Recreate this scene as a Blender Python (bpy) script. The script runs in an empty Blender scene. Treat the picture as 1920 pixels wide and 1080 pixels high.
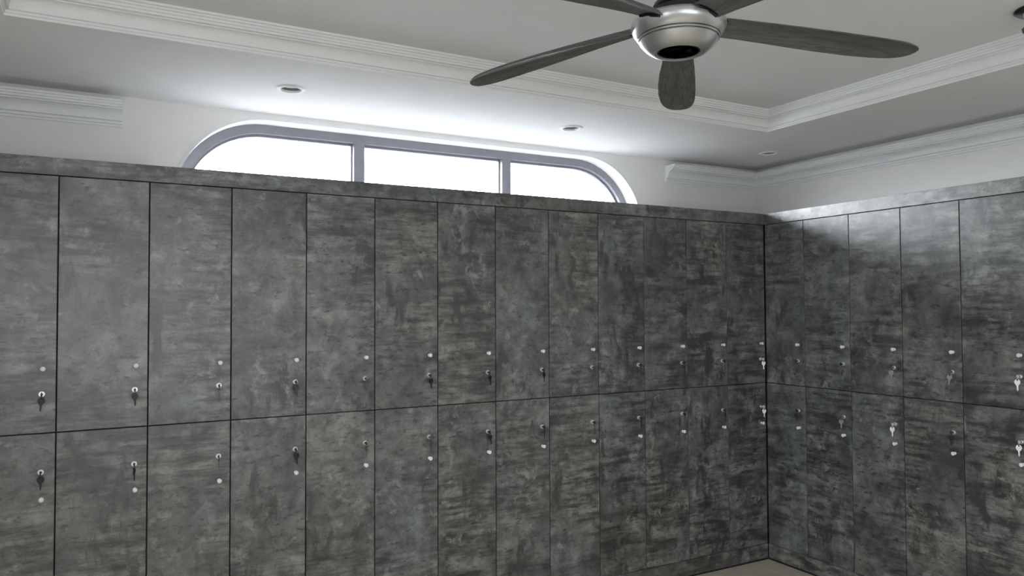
import bpy, bmesh, math, random
from mathutils import Vector, Matrix
from mathutils.geometry import tessellate_polygon

S = bpy.context.scene
C = S.collection
PI = math.pi
random.seed(7)

# ------------------------------------------------------------------ camera
cd = bpy.data.cameras.new('camera')
cam = bpy.data.objects.new('camera', cd)
C.objects.link(cam)
S.camera = cam
HEAD, PITCH, ROLL, FPX = 0.5041, 0.0285, -0.0043, 1421.08
CAM = Vector((-3.5969, -3.3148, 1.52))
_F = Vector((math.sin(HEAD)*math.cos(PITCH), math.cos(HEAD)*math.cos(PITCH), math.sin(PITCH)))
_R = Vector((math.cos(HEAD), -math.sin(HEAD), 0))
_U = _R.cross(_F)
_R2 = math.cos(ROLL)*_R + math.sin(ROLL)*_U
_U2 = -math.sin(ROLL)*_R + math.cos(ROLL)*_U
M = Matrix((( _R2.x, _U2.x, -_F.x, CAM.x), (_R2.y, _U2.y, -_F.y, CAM.y), (_R2.z, _U2.z, -_F.z, CAM.z), (0, 0, 0, 1)))
cam.matrix_world = M
cd.sensor_width = 36.0
cd.lens = FPX/1920*36.0
cd.clip_start = 0.05

# ------------------------------------------------------------------ overcast sky, exposure
SKY = 32.0
W = bpy.data.worlds.new('overcast_sky')
S.world = W
W.use_nodes = True
bg = W.node_tree.nodes['Background']
bg.inputs['Color'].default_value = (0.90, 0.94, 1.0, 1)
# standard overcast sky: the zenith is three times as bright as the horizon
_n = W.node_tree.nodes; _l = W.node_tree.links
_tc = _n.new('ShaderNodeTexCoord'); _sx = _n.new('ShaderNodeSeparateXYZ')
_mx = _n.new('ShaderNodeMath'); _mx.operation = 'MAXIMUM'; _mx.inputs[1].default_value = 0.0
_ma = _n.new('ShaderNodeMath'); _ma.operation = 'MULTIPLY_ADD'; _ma.inputs[1].default_value = 2*SKY; _ma.inputs[2].default_value = SKY
_l.new(_tc.outputs['Generated'], _sx.inputs[0]); _l.new(_sx.outputs['Z'], _mx.inputs[0])
_l.new(_mx.outputs[0], _ma.inputs[0]); _l.new(_ma.outputs[0], bg.inputs['Strength'])
S.view_settings.view_transform = 'Standard'
S.view_settings.look = 'None'
S.view_settings.gamma = 1.0
S.view_settings.use_curve_mapping = False
S.view_settings.exposure = 0.07

# room constants (metres; locker fronts meet at x=0, y=0)
ZC, ZT = 2.475, 2.569            # soffit, tray ceiling
XL, XR, YB, YF = -4.65, 0.41, 0.45, -5.2
TX0, TX1, TY0, TY1 = -3.866, -0.415, -4.4, -0.415
ZTOP = 2.85


def portal(name, loc, rot, sx, sy):
    l = bpy.data.lights.new(name, 'AREA')
    l.shape = 'RECTANGLE'; l.size = sx; l.size_y = sy
    l.cycles.is_portal = True
    o = bpy.data.objects.new(name, l); C.objects.link(o)
    o.location = loc; o.rotation_euler = rot
    return o


portal('window_portal', (-1.937, 0.66, 2.023), (-PI/2, 0, 0), 2.72, 0.88)
SIDEW = (-3.1, -2.4, 1.0, 2.15)      # added side window y0,y1,z0,z1
portal('window_portal', (XL-0.16, (SIDEW[0]+SIDEW[1])/2, (SIDEW[2]+SIDEW[3])/2), (0, -PI/2, 0), SIDEW[3]-SIDEW[2]+.04, SIDEW[1]-SIDEW[0]+.04)

# added fill lamp in a made-up frosted window behind the viewer
FW = (-4.5, -2.0, .75, 2.30)        # x0,x1,z0,z1
fl = bpy.data.lights.new('added_fill_light', 'AREA')
fl.shape = 'RECTANGLE'; fl.size = FW[1]-FW[0]; fl.size_y = FW[3]-FW[2]
fl.energy = 33.0; fl.color = (.93, .97, 1.0)
flo = bpy.data.objects.new('added_fill_light', fl); C.objects.link(flo)
flo.location = ((FW[0]+FW[1])/2, YF+.012, (FW[2]+FW[3])/2); flo.rotation_euler = (PI/2, 0, 0)

# ------------------------------------------------------------------ materials
def newmat(name):
    m = bpy.data.materials.new(name); m.use_nodes = True
    nt = m.node_tree
    return m, nt, nt.nodes['Principled BSDF']


def simple(name, col, rough=0.5, metal=0.0, grain=0.0, gscale=40.0, bump=0.0, spec=0.5):
    m, nt, b = newmat(name)
    b.inputs['Roughness'].default_value = rough
    b.inputs['Metallic'].default_value = metal
    b.inputs['Specular IOR Level'].default_value = spec
    tc = nt.nodes.new('ShaderNodeTexCoord')
    n = nt.nodes.new('ShaderNodeTexNoise')
    n.inputs['Scale'].default_value = gscale; n.inputs['Detail'].default_value = 4
    nt.links.new(tc.outputs['Object'], n.inputs['Vector'])
    r = nt.nodes.new('ShaderNodeValToRGB')
    lo = [max(0, c*(1-grain)) for c in col]; hi = [min(1, c*(1+grain)) for c in col]
    r.color_ramp.elements[0].color = (*lo, 1); r.color_ramp.elements[1].color = (*hi, 1)
    r.color_ramp.elements[0].position = .3; r.color_ramp.elements[1].position = .7
    nt.links.new(n.outputs['Fac'], r.inputs['Fac'])
    nt.links.new(r.outputs['Color'], b.inputs['Base Color'])
    if bump:
        bp = nt.nodes.new('ShaderNodeBump'); bp.inputs['Strength'].default_value = bump; bp.inputs['Distance'].default_value = .002
        nt.links.new(n.outputs['Fac'], bp.inputs['Height']); nt.links.new(bp.outputs['Normal'], b.inputs['Normal'])
    return m


def concrete_mat():
    m, nt, b = newmat('concrete_laminate')
    N = nt.nodes.new; L = nt.links.new
    tc = N('ShaderNodeTexCoord'); oi = N('ShaderNodeObjectInfo')
    mul = N('ShaderNodeVectorMath'); mul.operation = 'MULTIPLY_ADD'
    comb = N('ShaderNodeCombineXYZ')
    for i, k in enumerate((37.0, 11.0, 53.0)):
        mm = N('ShaderNodeMath'); mm.operation = 'MULTIPLY'; mm.inputs[1].default_value = k
        L(oi.outputs['Random'], mm.inputs[0]); L(mm.outputs[0], comb.inputs[i])
    L(tc.outputs['Object'], mul.inputs[0]); mul.inputs[1].default_value = (1, 1, 1); L(comb.outputs[0], mul.inputs[2])

    def noise(scale, det, rough=.55, dist=0.0, stretch=None):
        n = N('ShaderNodeTexNoise')
        n.inputs['Scale'].default_value = scale; n.inputs['Detail'].default_value = det
        n.inputs['Roughness'].default_value = rough; n.inputs['Distortion'].default_value = dist
        if stretch:
            mp = N('ShaderNodeMapping'); mp.inputs['Scale'].default_value = stretch
            L(mul.outputs[0], mp.inputs['Vector']); L(mp.outputs[0], n.inputs['Vector'])
        else:
            L(mul.outputs[0], n.inputs['Vector'])
        return n.outputs['Fac']

    def ramp(src, p0, c0, p1, c1):
        r = N('ShaderNodeValToRGB')
        r.color_ramp.elements[0].position = p0; r.color_ramp.elements[1].position = p1
        r.color_ramp.elements[0].color = (*c0, 1); r.color_ramp.elements[1].color = (*c1, 1)
        L(src, r.inputs['Fac']); return r.outputs['Color']

    def mix(kind, fac, a, c):
        x = N('ShaderNodeMix'); x.data_type = 'RGBA'; x.blend_type = kind
        if isinstance(fac, (int, float)): x.inputs['Factor'].default_value = fac
        else: L(fac, x.inputs['Factor'])
        for s, v in ((x.inputs[6], a), (x.inputs[7], c)):
            if isinstance(v, tuple): s.default_value = (*v, 1)
            else: L(v, s)
        return x.outputs[2]

    K = 1.0
    g = lambda r, gg, bb: (r*K, gg*K, bb*K)
    big = ramp(noise(3.4, 6, .62, .2), .36, g(.075, .078, .077), .64, g(.165, .17, .164))
    med = ramp(noise(13.0, 8, .68, .25), .34, (.42, .42, .42), .67, (1.6, 1.6, 1.57))
    hs = ramp(noise(9.0, 7, .64, .2, (.5, 1.0, 3.6)), .40, (.34, .34, .34), .58, (1.3, 1.3, 1.28))
    smask = ramp(noise(2.6, 2), .40, (0, 0, 0), .56, (1, 1, 1))
    vert = ramp(noise(8.0, 6, .65, .4, (2.0, 1.0, .65)), .51, (0, 0, 0), .60, (.9, .9, .9))
    vmask = ramp(noise(2.9, 2, .5, 0, (1, 1, .8)), .50, (0, 0, 0), .58, (1, 1, 1))
    blot = ramp(noise(16.0, 7, .66, .35), .54, (0, 0, 0), .68, (.8, .8, .8))
    bmask = ramp(noise(3.6, 3), .46, (0, 0, 0), .57, (1, 1, 1))
    pit = ramp(noise(28.0, 5, .65, .15, (.8, 1, 1.9)), .34, (.25, .25, .25), .44, (1, 1, 1))
    fine = ramp(noise(110.0, 4, .75), .3, (.82, .82, .82), .7, (1.18, 1.18, 1.18))
    tint = ramp(noise(1.9, 2), .35, (1.04, 1.0, .97), .65, (.95, 1.015, 1.01))
    c = mix('MULTIPLY', 1.0, big, med)
    c = mix('MULTIPLY', smask, c, hs)
    c = mix('MIX', mix('MULTIPLY', 1.0, vert, vmask), c, g(.03, .032, .033))
    c = mix('MIX', mix('MULTIPLY', 1.0, blot, bmask), c, g(.31, .313, .298))
    c = mix('MULTIPLY', .9, c, pit)
    c = mix('MULTIPLY', .9, c, fine)
    c = mix('MULTIPLY', 1.0, c, tint)
    L(c, b.inputs['Base Color'])
    rr = N('ShaderNodeMapRange'); rr.inputs['To Min'].default_value = .32; rr.inputs['To Max'].default_value = .42; b.inputs['Specular IOR Level'].default_value = 1.0
    L(noise(25.0, 4), rr.inputs['Value']); L(rr.outputs[0], b.inputs['Roughness'])
    bp = N('ShaderNodeBump'); bp.inputs['Strength'].default_value = .03; bp.inputs['Distance'].default_value = .001
    L(noise(70.0, 4), bp.inputs['Height']); L(bp.outputs['Normal'], b.inputs['Normal'])
    return m


def wood_grey():
    m, nt, b = newmat('grey_wood_blade')
    N = nt.nodes.new; L = nt.links.new
    tc = N('ShaderNodeTexCoord'); mp = N('ShaderNodeMapping'); mp.inputs['Scale'].default_value = (2.0, 16.0, 8.0)
    n = N('ShaderNodeTexNoise'); n.inputs['Scale'].default_value = 5; n.inputs['Detail'].default_value = 6; n.inputs['Distortion'].default_value = 1.5
    L(tc.outputs['Object'], mp.inputs[0]); L(mp.outputs[0], n.inputs['Vector'])
    r = N('ShaderNodeValToRGB')
    r.color_ramp.elements[0].position = .35; r.color_ramp.elements[1].position = .7
    r.color_ramp.elements[0].color = (.085, .087, .085, 1); r.color_ramp.elements[1].color = (.16, .165, .158, 1)
    L(n.outputs['Fac'], r.inputs[0]); L(r.outputs[0], b.inputs['Base Color'])
    b.inputs['Roughness'].default_value = .6
    b.inputs['Specular IOR Level'].default_value = .3
    return m


def glass_mat():
    m = bpy.data.materials.new('window_glass'); m.use_nodes = True
    nt = m.node_tree; nt.nodes.clear()
    o = nt.nodes.new('ShaderNodeOutputMaterial'); mx = nt.nodes.new('ShaderNodeMixShader')
    t = nt.nodes.new('ShaderNodeBsdfTransparent'); g = nt.nodes.new('ShaderNodeBsdfGlossy')
    t.inputs[0].default_value = (.95, .96, .96, 1); g.inputs['Roughness'].default_value = .02
    lw = nt.nodes.new('ShaderNodeLayerWeight'); lw.inputs['Blend'].default_value = .5
    pw = nt.nodes.new('ShaderNodeMath'); pw.operation = 'POWER'; pw.inputs[1].default_value = 5.0
    ma = nt.nodes.new('ShaderNodeMath'); ma.operation = 'MULTIPLY_ADD'; ma.inputs[1].default_value = .9; ma.inputs[2].default_value = .04
    nt.links.new(lw.outputs['Facing'], pw.inputs[0]); nt.links.new(pw.outputs[0], ma.inputs[0])
    nt.links.new(ma.outputs[0], mx.inputs[0]); nt.links.new(t.outputs[0], mx.inputs[1]); nt.links.new(g.outputs[0], mx.inputs[2])
    nt.links.new(mx.outputs[0], o.inputs[0])
    return m


MT = dict(
    conc=concrete_mat(),
    wall=simple('cream_wall_paint', (.88, .87, .84), .75, 0, .015, 12, .05),
    ceil=simple('white_ceiling_paint', (.85, .85, .86), .8, 0, .012, 8, .03),
    crown=simple('white_gloss_trim_paint', (.87, .885, .88), .55, 0, .012, 20),
    floor=simple('beige_vinyl_floor', (.56, .50, .41), .5, 0, .10, 18, .05),
    ground=simple('grey_paving', (.022, .022, .022), .9, 0, .1, 2),
    board=simple('raw_grey_board', (.23, .23, .225), .6, 0, .03, 20),
    frame=simple('grey_window_frame', (.19, .19, .22), .5, 0, .04, 30),
    black=simple('shadow_gap_black', (.012, .012, .013), .7, 0, .1, 30),  # black painted for the shade in the plinth's floor gap
    carcass=simple('dark_carcass_board', (.03, .031, .032), .6, 0, .1, 30),
    steel=simple('brushed_nickel', (.80, .80, .79), .3, .9, .04, 60),
    bright=simple('key_bright_reflection', (.92, .92, .90), .45, .3, .02, 60),  # pale colour stands in for the window mirrored in the metal
    dull=simple('dull_grey_steel_key', (.17, .17, .165), .4, .6, .05, 60),
    darkkey=simple('key_dark_reflection', (.014, .014, .015), .4, 0, .1, 60),  # black stands in for the dark room mirrored in the metal
    knob=simple('pale_metal_knob', (.95, .95, .95), .3, .0, .02, 60, 0, 1.0),
    silver=simple('silver_fan_paint', (.52, .53, .53), .28, .75, .02, 30),
    fanblack=simple('gloss_black_plastic', (.01, .01, .011), .25, 0, .1, 30),
    blade=wood_grey(),
    white=simple('white_enamel', (.82, .82, .83), .4, 0, .01, 30),
    reflector=simple('shaded_lamp_reflector', (.20, .20, .21), .5, .0, .03, 30),  # grey carries the shade inside the recessed lamp
    lens=simple('frosted_lamp_lens', (.82, .82, .83), .3, 0, .02, 30),
    glass=glass_mat(),
)


# ------------------------------------------------------------------ mesh helpers
def mobj(name, bm, mat, parent=None, smooth=False, loc=None, rot=None):
    me = bpy.data.meshes.new(name)
    bmesh.ops.recalc_face_normals(bm, faces=bm.faces)
    bm.to_mesh(me); bm.free()
    me.materials.append(MT[mat])
    if smooth:
        for p in me.polygons: p.use_smooth = True
        try: me.set_sharp_from_angle(angle=math.radians(38))
        except Exception: pass
    o = bpy.data.objects.new(name, me); C.objects.link(o)
    if parent: o.parent = parent
    if loc: o.location = loc
    if rot: o.rotation_euler = rot
    return o


def inst(name, me, parent=None, loc=(0, 0, 0), rot=(0, 0, 0)):
    o = bpy.data.objects.new(name, me); C.objects.link(o)
    o.parent = parent; o.location = loc; o.rotation_euler = rot
    return o


def empty(name, loc=(0, 0, 0), rz=0, parent=None):
    o = bpy.data.objects.new(name, None); C.objects.link(o)
    o.empty_display_size = .05
    o.location = loc; o.rotation_euler = (0, 0, rz)
    if parent: o.parent = parent
    return o


def tag(o, label, cat, group=None):
    o['label'] = label; o['category'] = cat
    if group: o['group'] = group
    return o


def struct(o, label=None):
    o['kind'] = 'structure'
    if label: o['label'] = label
    return o


def box(bm, x0, x1, y0, y1, z0, z1, bev=0.0):
    r = bmesh.ops.create_cube(bm, size=1)
    bmesh.ops.scale(bm, vec=(x1-x0, y1-y0, z1-z0), verts=r['verts'])
    bmesh.ops.translate(bm, vec=((x0+x1)/2, (y0+y1)/2, (z0+z1)/2), verts=r['verts'])
    if bev:
        ed = list({e for v in r['verts'] for e in v.link_edges})
        bmesh.ops.bevel(bm, geom=ed, offset=bev, segments=1, affect='EDGES')
    return bm


def boxbm(*a): return box(bmesh.new(), *a)


def lathe(prof, seg=32, axis='z', bm=None, cap=True):
    """prof: list of (r, h); rotates about z, or about -y (h measured outwards along -y)"""
    bm = bm or bmesh.new()
    rings = []
    for r, h in prof:
        ring = []
        if r < 1e-6:
            p = (0, 0, h) if axis == 'z' else (0, -h, 0)
            ring = [bm.verts.new(p)]
        else:
            for i in range(seg):
                a = 2*PI*i/seg
                p = (r*math.cos(a), r*math.sin(a), h) if axis == 'z' else (r*math.cos(a), -h, r*math.sin(a))
                ring.append(bm.verts.new(p))
        rings.append(ring)
    for A, B in zip(rings, rings[1:]):
        if len(A) == 1 and len(B) == 1: continue
        for i in range(seg):
            j = (i+1) % seg
            if len(A) == 1: bm.faces.new((A[0], B[i], B[j]))
            elif len(B) == 1: bm.faces.new((A[i], A[j], B[0]))
            else: bm.faces.new((A[i], A[j], B[j], B[i]))
    if cap:
        for R_ in (rings[0], rings[-1]):
            if len(R_) > 1: bm.faces.new(R_)
    return bm


def poly_holes(bm, outer, holes, to3, flip=False):
    loops = [outer]+holes
    flat = [p for l in loops for p in l]
    vs = [bm.verts.new(to3(p)) for p in flat]
    tris = tessellate_polygon([[Vector((p[0], p[1], 0)) for p in l] for l in loops])
    for t in tris:
        try: bm.faces.new([vs[i] for i in t])
        except ValueError: pass
    idx = []; k = 0
    for l in loops:
        idx.append(vs[k:k+len(l)]); k += len(l)
    return idx


def bridge(bm, A, B):
    n = len(A)
    for i in range(n):
        j = (i+1) % n
        bm.faces.new((A[i], A[j], B[j], B[i]))


def stadium(cx0, cx1, cz, r, seg=28):
    pts = []
    for i in range(seg+1):
        a = -PI/2+PI*i/seg
        pts.append((cx1+r*math.cos(a), cz+r*math.sin(a)))
    for i in range(seg+1):
        a = PI/2+PI*i/seg
        pts.append((cx0+r*math.cos(a), cz+r*math.sin(a)))
    return pts


# ------------------------------------------------------------------ shell
WCX0, WCX1, WCZ = -2.863, -1.012, 2.023
bm = bmesh.new()
hole = stadium(WCX0, WCX1, WCZ, .42)
outer = [(XL-.2, -.05), (XR+.2, -.05), (XR+.2, ZTOP), (XL-.2, ZTOP)]
A = poly_holes(bm, outer, [hole], lambda p: (p[0], YB, p[1]))
B = poly_holes(bm, outer, [hole], lambda p: (p[0], YB+.17, p[1]))
bridge(bm, A[0], B[0]); bridge(bm, A[1], B[1])
o = mobj('wall_back', bm, 'wall'); struct(o, 'cream painted wall around the rounded window above the lockers')

o = mobj('wall_right', boxbm(XR, XR+.2, YF, YB, -.05, ZTOP), 'wall'); struct(o, 'white painted wall above the right-hand lockers')
o = mobj('wall_front', boxbm(XL-.2, XR+.2, YF-.2, YF, -.05, ZTOP), 'wall'); struct(o)
bm = bmesh.new()
sw = SIDEW
outer = [(YF, -.05), (YB, -.05), (YB, ZTOP), (YF, ZTOP)]
hole2 = [(sw[0], sw[2]), (sw[1], sw[2]), (sw[1], sw[3]), (sw[0], sw[3])]
A = poly_holes(bm, outer, [hole2], lambda p: (XL, p[0], p[1]))
B = poly_holes(bm, outer, [hole2], lambda p: (XL-.2, p[0], p[1]))
bridge(bm, A[0], B[0]); bridge(bm, A[1], B[1])
o = mobj('wall_left', bm, 'wall'); struct(o)
o = mobj('floor', boxbm(XL-.2, XR+.2, YF-.2, YB+.2, -.15, 0), 'floor'); struct(o, 'pale beige floor in front of the locker plinths')

o = mobj('ground', boxbm(-600, 600, YB+.2, 600, -.6, -.5), 'ground'); struct(o)
o = mobj('ground', boxbm(-600, XL-.2, -600, YB+.2, -.6, -.5), 'ground'); struct(o)

# ceiling: soffit ring with downlight cut-outs, riser, tray
DL = [(-2.863, -.022), (-1.407, .003), (.028, -.022)]
bm = bmesh.new()
circ = lambda cx, cy, r, n=28: [(cx+r*math.cos(2*PI*i/n), cy+r*math.sin(2*PI*i/n)) for i in range(n)]
up = lambda p: (p[0], p[1], ZC)
poly_holes(bm, [(XL, TY1), (XR, TY1), (XR, YB), (XL, YB)], [circ(x, y, .049) for x, y in DL], up)
for q in ([(XL, YF), (XR, YF), (XR, TY0), (XL, TY0)], [(XL, TY0), (TX0, TY0), (TX0, TY1), (XL, TY1)], [(TX1, TY0), (XR, TY0), (XR, TY1), (TX1, TY1)]):
    bm.faces.new([bm.verts.new(up(p)) for p in q])
ring = [(TX0, TY0), (TX1, TY0), (TX1, TY1), (TX0, TY1)]
lo = [bm.verts.new((*p, ZC)) for p in ring]; hi = [bm.verts.new((*p, ZT)) for p in ring]
bridge(bm, lo, hi); bm.faces.new(hi)
box(bm, XL-.2, XR+.2, YF-.2, YB+.17, ZTOP-.05, ZTOP)
o = mobj('ceiling', bm, 'ceil'); struct(o, 'white ceiling with a lowered border around a raised tray')


def cove(d0, z0, d1, z1, n=7):
    return [(d0+(d1-d0)*(1-math.cos(PI/2*i/n)), z0+(z1-z0)*math.sin(PI/2*i/n)) for i in range(n+1)]


WALLP = [(0, 2.335), (.008, 2.335), (.008, 2.345), (.015, 2.346), (.015, 2.358), (.028, 2.359), (.028, 2.364)] + cove(.028, 2.365, .063, 2.403) + \
        [(.063, 2.408), (.077, 2.409), (.077, 2.418), (.084, 2.419), (.084, 2.428), (.092, 2.429), (.092, 2.438), (0, 2.438)]
TRAYP = [(0, 2.473), (.006, 2.473), (.006, 2.481), (.011, 2.482), (.011, 2.490), (.021, 2.491), (.021, 2.495)] + cove(.021, 2.496, .051, 2.530) + \
        [(.051, 2.534), (.064, 2.535), (.064, 2.543), (.071, 2.544), (.071, 2.552), (.079, 2.553), (.079, 2.560), (.088, 2.561), (.088, ZT), (0, ZT)]


def crown(name, prof, P_, Q_, n, m0, m1, label):
    P_, Q_, n = Vector(P_), Vector(Q_), Vector(n)
    t = (Q_-P_).normalized()
    bm = bmesh.new()
    a = []; b = []
    for d, z in prof:
        p = P_+n*d+t*(d*m0); q = Q_+n*d-t*(d*m1)
        a.append(bm.verts.new((p.x, p.y, z))); b.append(bm.verts.new((q.x, q.y, z)))
    bridge(bm, a, b)
    bm.faces.new(a); bm.faces.new(b)
    o = mobj(name, bm, 'crown')
    struct(o, label)
    return o


crown('trim_1', WALLP, (XL, YB), (-3.497, YB), (0, -1), 1, 0, 'moulded cornice stub ending left of the rounded window')
crown('trim_2', WALLP, (-.393, YB), (XR, YB), (0, -1), 0, 1, 'short moulded cornice between rounded window and room corner')
crown('trim_3', WALLP, (XR, YB), (XR, YF), (-1, 0), 1, 1, 'long moulded cornice along the top of the right wall')
crown('trim_4', WALLP, (XL, YF), (XL, YB), (1, 0), 1, 1, None)
crown('trim_5', WALLP, (XR, YF), (XL, YF), (0, 1), 1, 1, None)
crown('trim_6', TRAYP, (TX0, TY1), (TX1, TY1), (0, -1), 1, 1, 'moulded crown around the tray ceiling, on the window side')
crown('trim_7', TRAYP, (TX1, TY1), (TX1, TY0), (-1, 0), 1, 1, 'brightly lit moulded crown around the tray ceiling, on the right side')
crown('trim_8', TRAYP, (TX0, TY0), (TX0, TY1), (1, 0), 1, 1, 'moulded crown around the tray ceiling, at its left end')
crown('trim_9', TRAYP, (TX1, TY0), (TX0, TY0), (0, 1), 1, 1, None)

# ------------------------------------------------------------------ rounded window
win = empty('window_1', (0, 0, 0)); struct(win, 'wide rounded-end window with three panes in a grey frame')


def ringmesh(po, pi_, y0, y1):
    bm = bmesh.new()
    L4 = []
    for pts, y in ((po, y0), (pi_, y0), (pi_, y1), (po, y1)):
        L4.append([bm.verts.new((p[0], y, p[1])) for p in pts])
    for a, b in zip(L4, L4[1:]+L4[:1]): bridge(bm, a, b)
    return bm


st = lambda r: stadium(WCX0, WCX1, WCZ, r)
mobj('frame', ringmesh(st(.424), st(.376), .55, .605), 'frame', win)
mobj('inner_bead', ringmesh(st(.378), st(.364), .578, .605), 'frame', win)
mobj('reveal_edge', ringmesh(st(.431), st(.418), .444, .456), 'white', win)
for cx in (-2.380, -1.498):
    m_ = mobj('mullion', boxbm(cx-.029, cx+.029, .551, .604, WCZ-.40, WCZ+.40), 'frame', win)
    mobj('glazing_bead', boxbm(cx-.037, cx+.037, .58, .603, WCZ-.372, WCZ+.372), 'frame', m_)
cuts = [WCX0-.375, -2.380-.03, -2.380+.03, -1.498-.03, -1.498+.03, WCX1+.375]
full = st(.370)
for k in range(3):
    x0, x1 = cuts[2*k], cuts[2*k+1]
    pts = []
    for p in full:
        if x0 < p[0] < x1: pts.append(p)
    ztop, zbot = WCZ+.370, WCZ-.370
    if k == 0: poly = [(x1, ztop)]+[p for p in full if p[0] <= WCX0+1e-6]+[(x1, zbot)]
    elif k == 1: poly = [(x0, zbot), (x1, zbot), (x1, ztop), (x0, ztop)]
    else: poly = [(x0, zbot)]+[p for p in full if p[0] >= WCX1-1e-6]+[(x0, ztop)]
    clean = []
    for p in poly:
        if not clean or (abs(p[0]-clean[-1][0])+abs(p[1]-clean[-1][1])) > 1e-4: clean.append(p)
    bm = bmesh.new()
    f_ = [bm.verts.new((p[0], .588, p[1])) for p in clean]; b_ = [bm.verts.new((p[0], .594, p[1])) for p in clean]
    bm.faces.new(f_); bm.faces.new(b_); bridge(bm, f_, b_)
    mobj('pane', bm, 'glass', win)

# added unseen side window at the viewer's left, lets in fill daylight
w2 = empty('added_side_window', (XL, 0, 0)); struct(w2)
yy0, yy1, zz0, zz1 = SIDEW
bm = bmesh.new()
for a in ((yy0, yy0+.05, zz0, zz1), (yy1-.05, yy1, zz0, zz1), (yy0+.05, yy1-.05, zz0, zz0+.05), (yy0+.05, yy1-.05, zz1-.05, zz1), ((yy0+yy1)/2-.025, (yy0+yy1)/2+.025, zz0+.05, zz1-.05)):
    box(bm, -.14, -.09, *a)
mobj('frame', bm, 'frame', w2)
mobj('pane', boxbm(-.118, -.112, yy0+.05, yy1-.05, zz0+.05, zz1-.05), 'glass', w2)

# made-up frosted window framing the added fill lamp
w3 = empty('added_fill_window', (0, YF, 0)); struct(w3)
bm = bmesh.new()
a0, a1, c0, c1 = FW
for a in ((a0-.06, a0, c0-.06, c1+.06), (a1, a1+.06, c0-.06, c1+.06), (a0, a1, c0-.06, c0), (a0, a1, c1, c1+.06), ((a0*2+a1)/3-.02, (a0*2+a1)/3+.02, c0, c1), ((a0+a1*2)/3-.02, (a0+a1*2)/3+.02, c0, c1)):
    box(bm, a[0], a[1], .001, .04, a[2], a[3])
mobj('frame', bm, 'white', w3)
mobj('fill_window_pane', boxbm(a0, a1, .001, .008, c0, c1), 'lens', w3)

# ------------------------------------------------------------------ lockers
ZTOPL, ZLINE, ZMID, ZPL = 2.10, 2.033, 1.069, .098
DEPA, DEPB = YB, XR
GAP = .0045
ordn = ['leftmost', 'second', 'third', 'fourth', 'fifth', 'sixth', 'seventh', 'eighth', 'ninth', 'tenth', 'eleventh', 'twelfth']

_mesh = {}


def cached(key, fn, mat, smooth=False):
    if key not in _mesh:
        o = mobj(key, fn(), mat, None, smooth)
        _mesh[key] = o.data
        bpy.data.objects.remove(o)
    return _mesh[key]


def knob_bm():
    return lathe([(.0075, 0), (.0075, .0015), (.0042, .003), (.004, .010), (.0065, .0125), (.0088, .015), (.0092, .018), (.0075, .0205), (.004, .0217), (0, .0219)], 16, 'y')


def lock_bm():
    return lathe([(.0110, 0), (.0110, .003), (.0100, .0045), (.0080, .0045), (.0080, .003), (.0072, .003), (.0072, .0075), (.0063, .0085), (0, .0085)], 16, 'y')


def slot_bm(): return lathe([(.0042, .0078), (.0042, .0092), (.0035, .0096), (0, .0096)], 12, 'y')


def ring_bm():
    # key ring hanging below the inserted key's bow
    bm = bmesh.new()
    R_, r_ = .0085, .0009
    n, k = 18, 6
    vs = []
    for i in range(n):
        a = 2*PI*i/n
        vs.append([bm.verts.new(((R_+r_*math.cos(2*PI*j/k))*math.cos(a), r_*math.sin(2*PI*j/k), (R_+r_*math.cos(2*PI*j/k))*math.sin(a))) for j in range(k)])
    for i in range(n): bridge(bm, vs[i], vs[(i+1) % n])
    return bm


def bow_bm(s=1.0):
    # flat key head with a hole, in local xz plane, hanging: top hole at origin
    bm = bmesh.new()
    n = 18
    po = []; pi_ = []
    for i in range(n):
        a = 2*PI*i/n
        rx, rz = .0098*s, .0115*s
        po.append((rx*math.cos(a)*(1-.12*max(0, -math.sin(a))), -.008*s+rz*math.sin(a)))
        pi_.append((.003*s*math.cos(a), -.0005+.003*s*math.sin(a)))
    L4 = []
    for pts, y in ((po, -.0012), (pi_, -.0012), (pi_, .0012), (po, .0012)):
        L4.append([bm.verts.new((p[0], y, p[1])) for p in pts])
    for a, b in zip(L4, L4[1:]+L4[:1]): bridge(bm, a, b)
    return bm


def blade_bm(s=1.0):
    # shank and toothed blade pointing down from the bow
    pts = [(-.0042, -.017), (.0042, -.017), (.0042, -.021), (.0032, -.022), (.0032, -.038), (.0012, -.043), (-.0008, -.041), (-.002, -.038),
           (-.0012, -.036), (-.0028, -.034), (-.0016, -.031), (-.003, -.029), (-.0018, -.026), (-.0032, -.024), (-.0042, -.021)]
    bm = bmesh.new()
    f = [bm.verts.new((p[0]*s, -.0009, p[1]*s)) for p in pts]; b = [bm.verts.new((p[0]*s, .0009, p[1]*s)) for p in pts]
    bm.faces.new(f); bm.faces.new(b); bridge(bm, f, b)
    return bm


def inserted_bm():
    # key standing in the lock: shank along -y and a flat vertical bow
    bm = bmesh.new()
    box(bm, -.0009, .0009, -.016, -.008, -.003, .003)
    n = 14
    f = []; b = []
    for i in range(n):
        a = 2*PI*i/n
        f.append(bm.verts.new((-.0011, -.0225+.008*math.cos(a), .0082*math.sin(a))))
        b.append(bm.verts.new((.0011, -.0225+.008*math.cos(a), .0082*math.sin(a))))
    bm.faces.new(f); bm.faces.new(b); bridge(bm, f, b)
    return bm


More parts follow.
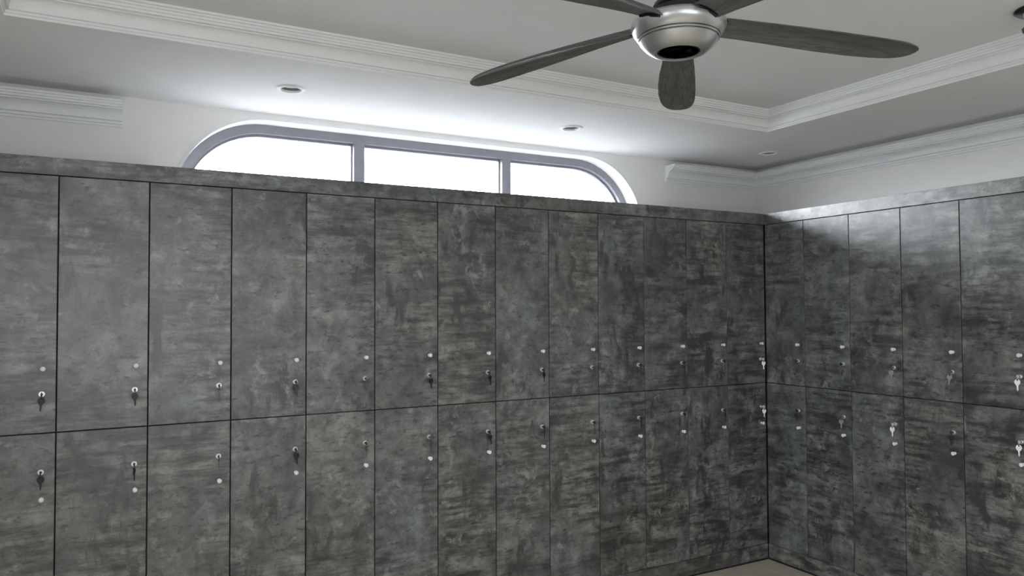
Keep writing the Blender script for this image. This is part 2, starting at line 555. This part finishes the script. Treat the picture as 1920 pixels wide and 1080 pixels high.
# look of the hanging key at each door: material, turn about the vertical, sway
KEYS = {
    ('a', 0): (('darkkey', .2, .08), ('darkkey', -.1, 0)), ('a', 1): (('darkkey', .1, 0), ('darkkey', 1.2, 0)),
    ('a', 2): (('dull', 1.45, 0), ('dull', 1.5, 0)), ('a', 3): (('darkkey', -.1, -.05), ('darkkey', .2, -.08)),
    ('a', 4): (('dull', .3, 0), ('darkkey', 1.3, -.2)), ('a', 5): (('darkkey', .3, -.1), ('dull', .5, -.1)),
    ('a', 6): (('darkkey', .4, -.15), ('darkkey', .2, -.2)), ('a', 7): (('darkkey', .5, 0), ('darkkey', 1.2, -.1)),
    ('a', 8): (('dull', .2, 0), ('darkkey', .9, 0)), ('a', 9): (('darkkey', 1.0, -.3), ('darkkey', .6, 0)),
    ('a', 10): (('darkkey', 1.1, 0), ('darkkey', .8, 0)), ('a', 11): (('darkkey', .7, 0), ('darkkey', .5, 0)),
    ('a', 12): (('bright', -.5, 0), ('bright', -.5, 0)),
    ('b', 0): (('darkkey', .9, 0), ('darkkey', .4, 0)), ('b', 1): (('darkkey', .5, 0), ('dull', .8, 0)),
    ('b', 2): (('dull', .4, 0), ('bright', .3, 0)), ('b', 3): (('dull', .7, .1), ('darkkey', .2, 0)),
    ('b', 4): (('bright', .2, 0), ('bright', .2, 0)), ('b', 5): (('darkkey', .2, 0), ('darkkey', .4, 0)),
    ('a', -1): (('darkkey', .2, 0), ('darkkey', .4, 0)), ('a', -2): (('darkkey', .1, 0), ('dull', .4, 0)),
}
KWORD = {'darkkey': 'dark-reflecting key', 'dull': 'dull grey key', 'bright': 'bright-reflecting key'}  # dark and bright tones are reflections put into the key colour


def where(run, i):
    if run == 'a':
        if i < 0: return ('end locker beside the left wall' if i == -2 else 'locker second from the left wall')
        if i == 0: return 'leftmost locker, cut by the photo edge'
        if i == 12: return 'window-wall locker in the room corner'
        if i == 11: return 'window-wall locker second from the room corner'
        if i == 10: return 'window-wall locker third from the room corner'
        if i == 9: return 'window-wall locker fourth from the room corner'
        return ordn[i]+' locker from the left'
    if i == 0: return 'right-wall locker in the room corner'
    if i == 5: return 'sixth right-wall locker from the corner'
    if i == 4: return 'rightmost locker at the photo edge'
    return ordn[i]+' right-wall locker from the corner'


def column(run, i, xc, w, gl=GAP/2, gr=GAP/2):
    """one locker column, local frame: x to the right, front at y=0 facing -y"""
    dep = DEPA if run == 'a' else DEPB
    rz = 0 if run == 'a' else -PI/2
    loc = (xc, 0, ZPL) if run == 'a' else (0, -xc, ZPL)
    root = empty('locker', loc, rz)
    if run == 'a':
        lab = {0: 'grey concrete-look locker column at the left edge of the photo', 12: 'dark grey concrete-look locker column on the window wall, right in the corner',
               11: 'grey concrete-look locker column on the window wall, second from the corner', 10: 'grey concrete-look locker column on the window wall, third from the corner',
               9: 'grey concrete-look locker column on the window wall, fourth from the corner',
               -1: 'grey concrete-look locker column second from the left wall', -2: 'grey concrete-look end locker column standing against the left wall'}.get(i)
        if lab is None: lab = 'grey concrete-look locker column on the window wall, %s from the left' % ordn[i]
        tag(root, lab, 'locker', 'lockers under the window')
    else:
        lab = {0: 'dark grey concrete-look locker column on the right wall, in the corner', 4: 'grey concrete-look locker column at the right edge of the photo'}.get(i)
        if lab is None: lab = 'grey concrete-look locker column on the right wall, %s from the corner' % ordn[i]
        tag(root, lab, 'locker', 'lockers on the right wall')
    H = ZLINE-ZPL
    inst('body', cached('body_%s_%.4f' % (run, w), lambda: boxbm(-w/2+.0005, w/2-.0005, .0205, dep-.004, 0, ZTOPL-.0225-ZPL), 'carcass'), root).name = 'body'
    x0, x1 = -w/2+gl, w/2-gr
    kx = w/2-.0435
    for up_ in (True, False):
        z0, z1 = (ZMID+.002-ZPL, H-.003) if up_ else (.002, ZMID-.002-ZPL)
        me = cached('door_%d_%.4f_%.4f_%.4f' % (up_, w, gl, gr), lambda: boxbm(x0, x1, 0, .018, 0, z1-z0, .0008), 'conc')
        d = inst('door', me, root, (0, 0, z0))
        zk, zl = ((1.308, 1.214) if up_ else (.827, .926))
        k = inst('knob', cached('knob', knob_bm, 'knob', True), d, (kx, 0, zk-ZPL-z0))
        l = inst('lock', cached('lock', lock_bm, 'steel', True), d, (kx-.003, 0, zl-ZPL-z0))
        inst('keyhole', cached('keyhole', slot_bm, 'fanblack'), d, (kx-.003, 0, zl-ZPL-z0))
        mat, turn, sway = KEYS[(run, i)][0 if up_ else 1]
        # key ring with the key standing in the lock and its twin hanging below: a thing of its own
        lx = kx-.003
        wp = Matrix.Rotation(rz, 4, 'Z') @ Vector((lx, 0, 0)) + Vector((loc[0], loc[1], 0))
        kr = empty('key_ring', (wp.x, wp.y, zl), rz)
        tag(kr, '%s hanging from the %s lock of the %s' % (KWORD[mat], 'upper' if up_ else 'lower', where(run, i)), 'key', 'keys hanging in the locker locks')
        inst('lock_key', cached('ins_'+mat, inserted_bm, mat), kr)
        inst('ring', cached('ring', ring_bm, 'dull', True), kr, (0, -.0245, -.0075), (0, .0, PI/2+.3))
        hk = inst('hanging_key', cached('bow_'+mat, lambda: bow_bm(1.22), mat), kr, (0, -.0245, -.0145), (0, sway, turn))
        inst('key_blade', cached('blade_'+mat, lambda: blade_bm(1.12), mat), hk)
    return root


wL, oL = .3092, .3152
wR, oR = .3021, .2908
for i in range(-2, 12):
    x1 = -oL-(11-i)*wL
    column('a', i, x1-wL/2, wL)
column('a', 12, -oL/2, oL, GAP/2, .006)
column('b', 0, oR/2, oR, .006, GAP/2)
for i in range(1, 6):
    column('b', i, oR+(i-.5)*wR, wR)
XEND = -oL-14*wL          # left end of the left run
YEND = -(oR+5*wR)

# fascia, top boards, plinths, end panels
o = mobj('fascia_panel', boxbm(XEND, -.001, 0, .02, ZLINE+.001, ZTOPL, .0008), 'conc'); tag(o, 'long grey concrete-look fascia strip above the window-wall locker doors', 'panel')
o = mobj('fascia_panel', boxbm(.001, .02, YEND, .019, ZLINE+.001, ZTOPL, .0008), 'conc'); tag(o, 'grey concrete-look fascia strip above the right-wall locker doors', 'panel')
o = mobj('top_board', boxbm(XEND, XR-.002, .0202, YB, ZTOPL-.022, ZTOPL-.002), 'board'); tag(o, 'plain board closing the top of the window-wall lockers', 'panel')
o = mobj('top_board', boxbm(.0202, XR, YEND, .019, ZTOPL-.022, ZTOPL-.002), 'board'); tag(o, 'plain board closing the top of the right-wall lockers', 'panel')


def plinth(run, label):
    r = empty('plinth', (0, 0, 0)); tag(r, label, 'plinth')
    if run == 'a':
        mobj('board', boxbm(XEND, -.001, 0.002, .02, .011, ZPL-.001, .0008), 'conc', r)
        mobj('shadow_gap_strip', boxbm(XEND, .003, .004, .018, 0, .011), 'black', r)  # black strip paints in the shadow gap at the floor
    else:
        mobj('board', boxbm(.002, .02, YEND, -.001, .011, ZPL-.001, .0008), 'conc', r)
        mobj('shadow_gap_strip', boxbm(.004, .018, YEND, -.001, 0, .011), 'black', r)


plinth('a', 'grey plinth with black shadow-gap strip under the window-wall lockers')
plinth('b', 'grey plinth with black shadow-gap strip under the right-wall lockers')

# ------------------------------------------------------------------ recessed downlights
DLAB = ['round white recessed downlight above the left half of the window', 'round white recessed downlight above the right half of the window',
        'small round recessed downlight near the ceiling corner above the right-wall lockers']
for (x, y), lab in zip(DL, DLAB):
    r = empty('downlight', (x, y, ZC)); tag(r, lab, 'downlight', 'recessed ceiling downlights')
    mobj('trim_ring', lathe([(.042, .003), (.042, -.003), (.046, -.007), (.054, -.007), (.061, -.002), (.061, .0)], 32, cap=False), 'white', r, True)
    mobj('reflector', lathe([(.0425, .002), (.041, .005), (.039, .012), (.038, .018)], 28, cap=False), 'reflector', r, True)
    mobj('lens', lathe([(0, .0085), (.034, .011), (.0385, .015), (.0385, .020), (0, .020)], 24), 'lens', r, True)

# ------------------------------------------------------------------ ceiling fan
FX, FY, FZ = -2.245, -1.785, 2.267
fan = empty('ceiling_fan', (FX, FY, FZ)); tag(fan, 'silver five-blade ceiling fan with dark grey blades under the tray ceiling', 'fan')
h = mobj('motor_housing', lathe([(.056, -.066), (.062, -.0695), (.072, -.067), (.086, -.057), (.098, -.045), (.1035, -.038), (.1015, -.036), (.1055, -.0335), (.1075, -.031),
                                 (.1055, -.029), (.111, -.025), (.120, -.013), (.1255, 0), (.124, .009), (.113, .018), (.095, .025), (.075, .030), (.064, .032)], 56), 'silver', fan, True)
mobj('trim_groove', lathe([(.1075, -.0295), (.1085, -.0295), (.1085, -.0285), (.1075, -.0285)], 48, cap=False), 'fanblack', h)
mobj('trim_groove', lathe([(.1045, -.0362), (.1055, -.0362), (.1055, -.0352), (.1045, -.0352)], 48, cap=False), 'fanblack', h)
mobj('bottom_cap', lathe([(.0565, -.066), (.052, -.0665), (.047, -.055), (.040, -.052), (.030, -.053), (.026, -.058), (.014, -.061), (0, -.061)], 40), 'fanblack', fan, True)
mobj('cap_badge', lathe([(.011, -.0605), (.011, -.0625), (.009, -.063), (0, -.063)], 20), 'silver', fan, True)
mobj('collar', lathe([(.062, .030), (.067, .036), (.067, .046), (.063, .052), (.067, .055), (.064, .064), (.040, .068)], 40), 'fanblack', fan, True)
mobj('down_rod', lathe([(.016, .066), (.016, .27)], 20), 'silver', fan, True)
mobj('canopy', lathe([(.020, .235), (.045, .245), (.064, .265), (.068, .300), (.068, ZT-FZ)], 36), 'silver', fan, True)


def blade_mesh():
    st_ = [(.105, .078, 0, 16), (.135, .080, 0, 16), (.18, .084, .001, 14), (.25, .094, .003, 11), (.33, .108, .005, 8), (.42, .118, .006, 6), (.50, .120, .005, 5), (.57, .113, .002, 4), (.595, .106, 0, 4),
           (.615, .097, -.002, 4), (.63, .085, -.004, 4), (.642, .071, -.006, 4), (.651, .055, -.009, 4), (.657, .038, -.011, 4), (.660, .022, -.012, 4), (.661, .010, -.012, 4)]
    K = 9
    bm = bmesh.new()
    rows = []
    for r, w, off, pit in st_:
        a = -math.radians(pit)
        droop = -.054*((r-.1)/.56)**1.2
        top = []; bot = []
        for j in range(K):
            s = -1+2*j/(K-1)
            y = s*w/2+off
            camb = .013*(1-s*s)*min(1, w/.09)
            th = (.0055*(1-abs(s)**3)+.0012)*min(1, w/.06+.15)
            for lst, zz in ((top, camb+th), (bot, camb-th)):
                yy = y*math.cos(a)-zz*math.sin(a); z2 = y*math.sin(a)+zz*math.cos(a)
                lst.append((r, yy, z2+droop))
        rows.append([bm.verts.new(p) for p in top+bot[::-1]])
    for a, b in zip(rows, rows[1:]): bridge(bm, a, b)
    bm.faces.new(rows[0]); bm.faces.new(rows[-1])
    return bm


bmesh_me = cached('blade_mesh', blade_mesh, 'blade', True)
brk = cached('bracket_mesh', lambda: boxbm(.100, .126, -.034, .034, -.007, .007, .003), 'fanblack')
PH = 2.108
for k in range(5):
    b = inst('blade', bmesh_me, fan, (0, 0, .004), (0, 0, PH-k*2*PI/5))
    inst('bracket', brk, b, (0, 0, 0), (math.radians(-16), 0, 0))

# ------------------------------------------------------------------ small dark ceiling fixture at the frame's right edge
r = empty('ceiling_fixture', (-.702, -1.908, ZT)); tag(r, 'small dark ceiling fixture cut off by the right edge of the photo', 'fixture')
mobj('mount_plate', lathe([(0, 0), (.075, 0), (.078, -.006), (.070, -.012), (.035, -.013)], 32), 'fanblack', r, True)
mobj('neck', lathe([(.050, -.012), (.046, -.035), (.044, -.060)], 28), 'silver', r, True)
mobj('lower_rim', lathe([(.044, -.060), (.054, -.066), (.052, -.076), (.030, -.080), (0, -.078)], 28), 'fanblack', r, True)
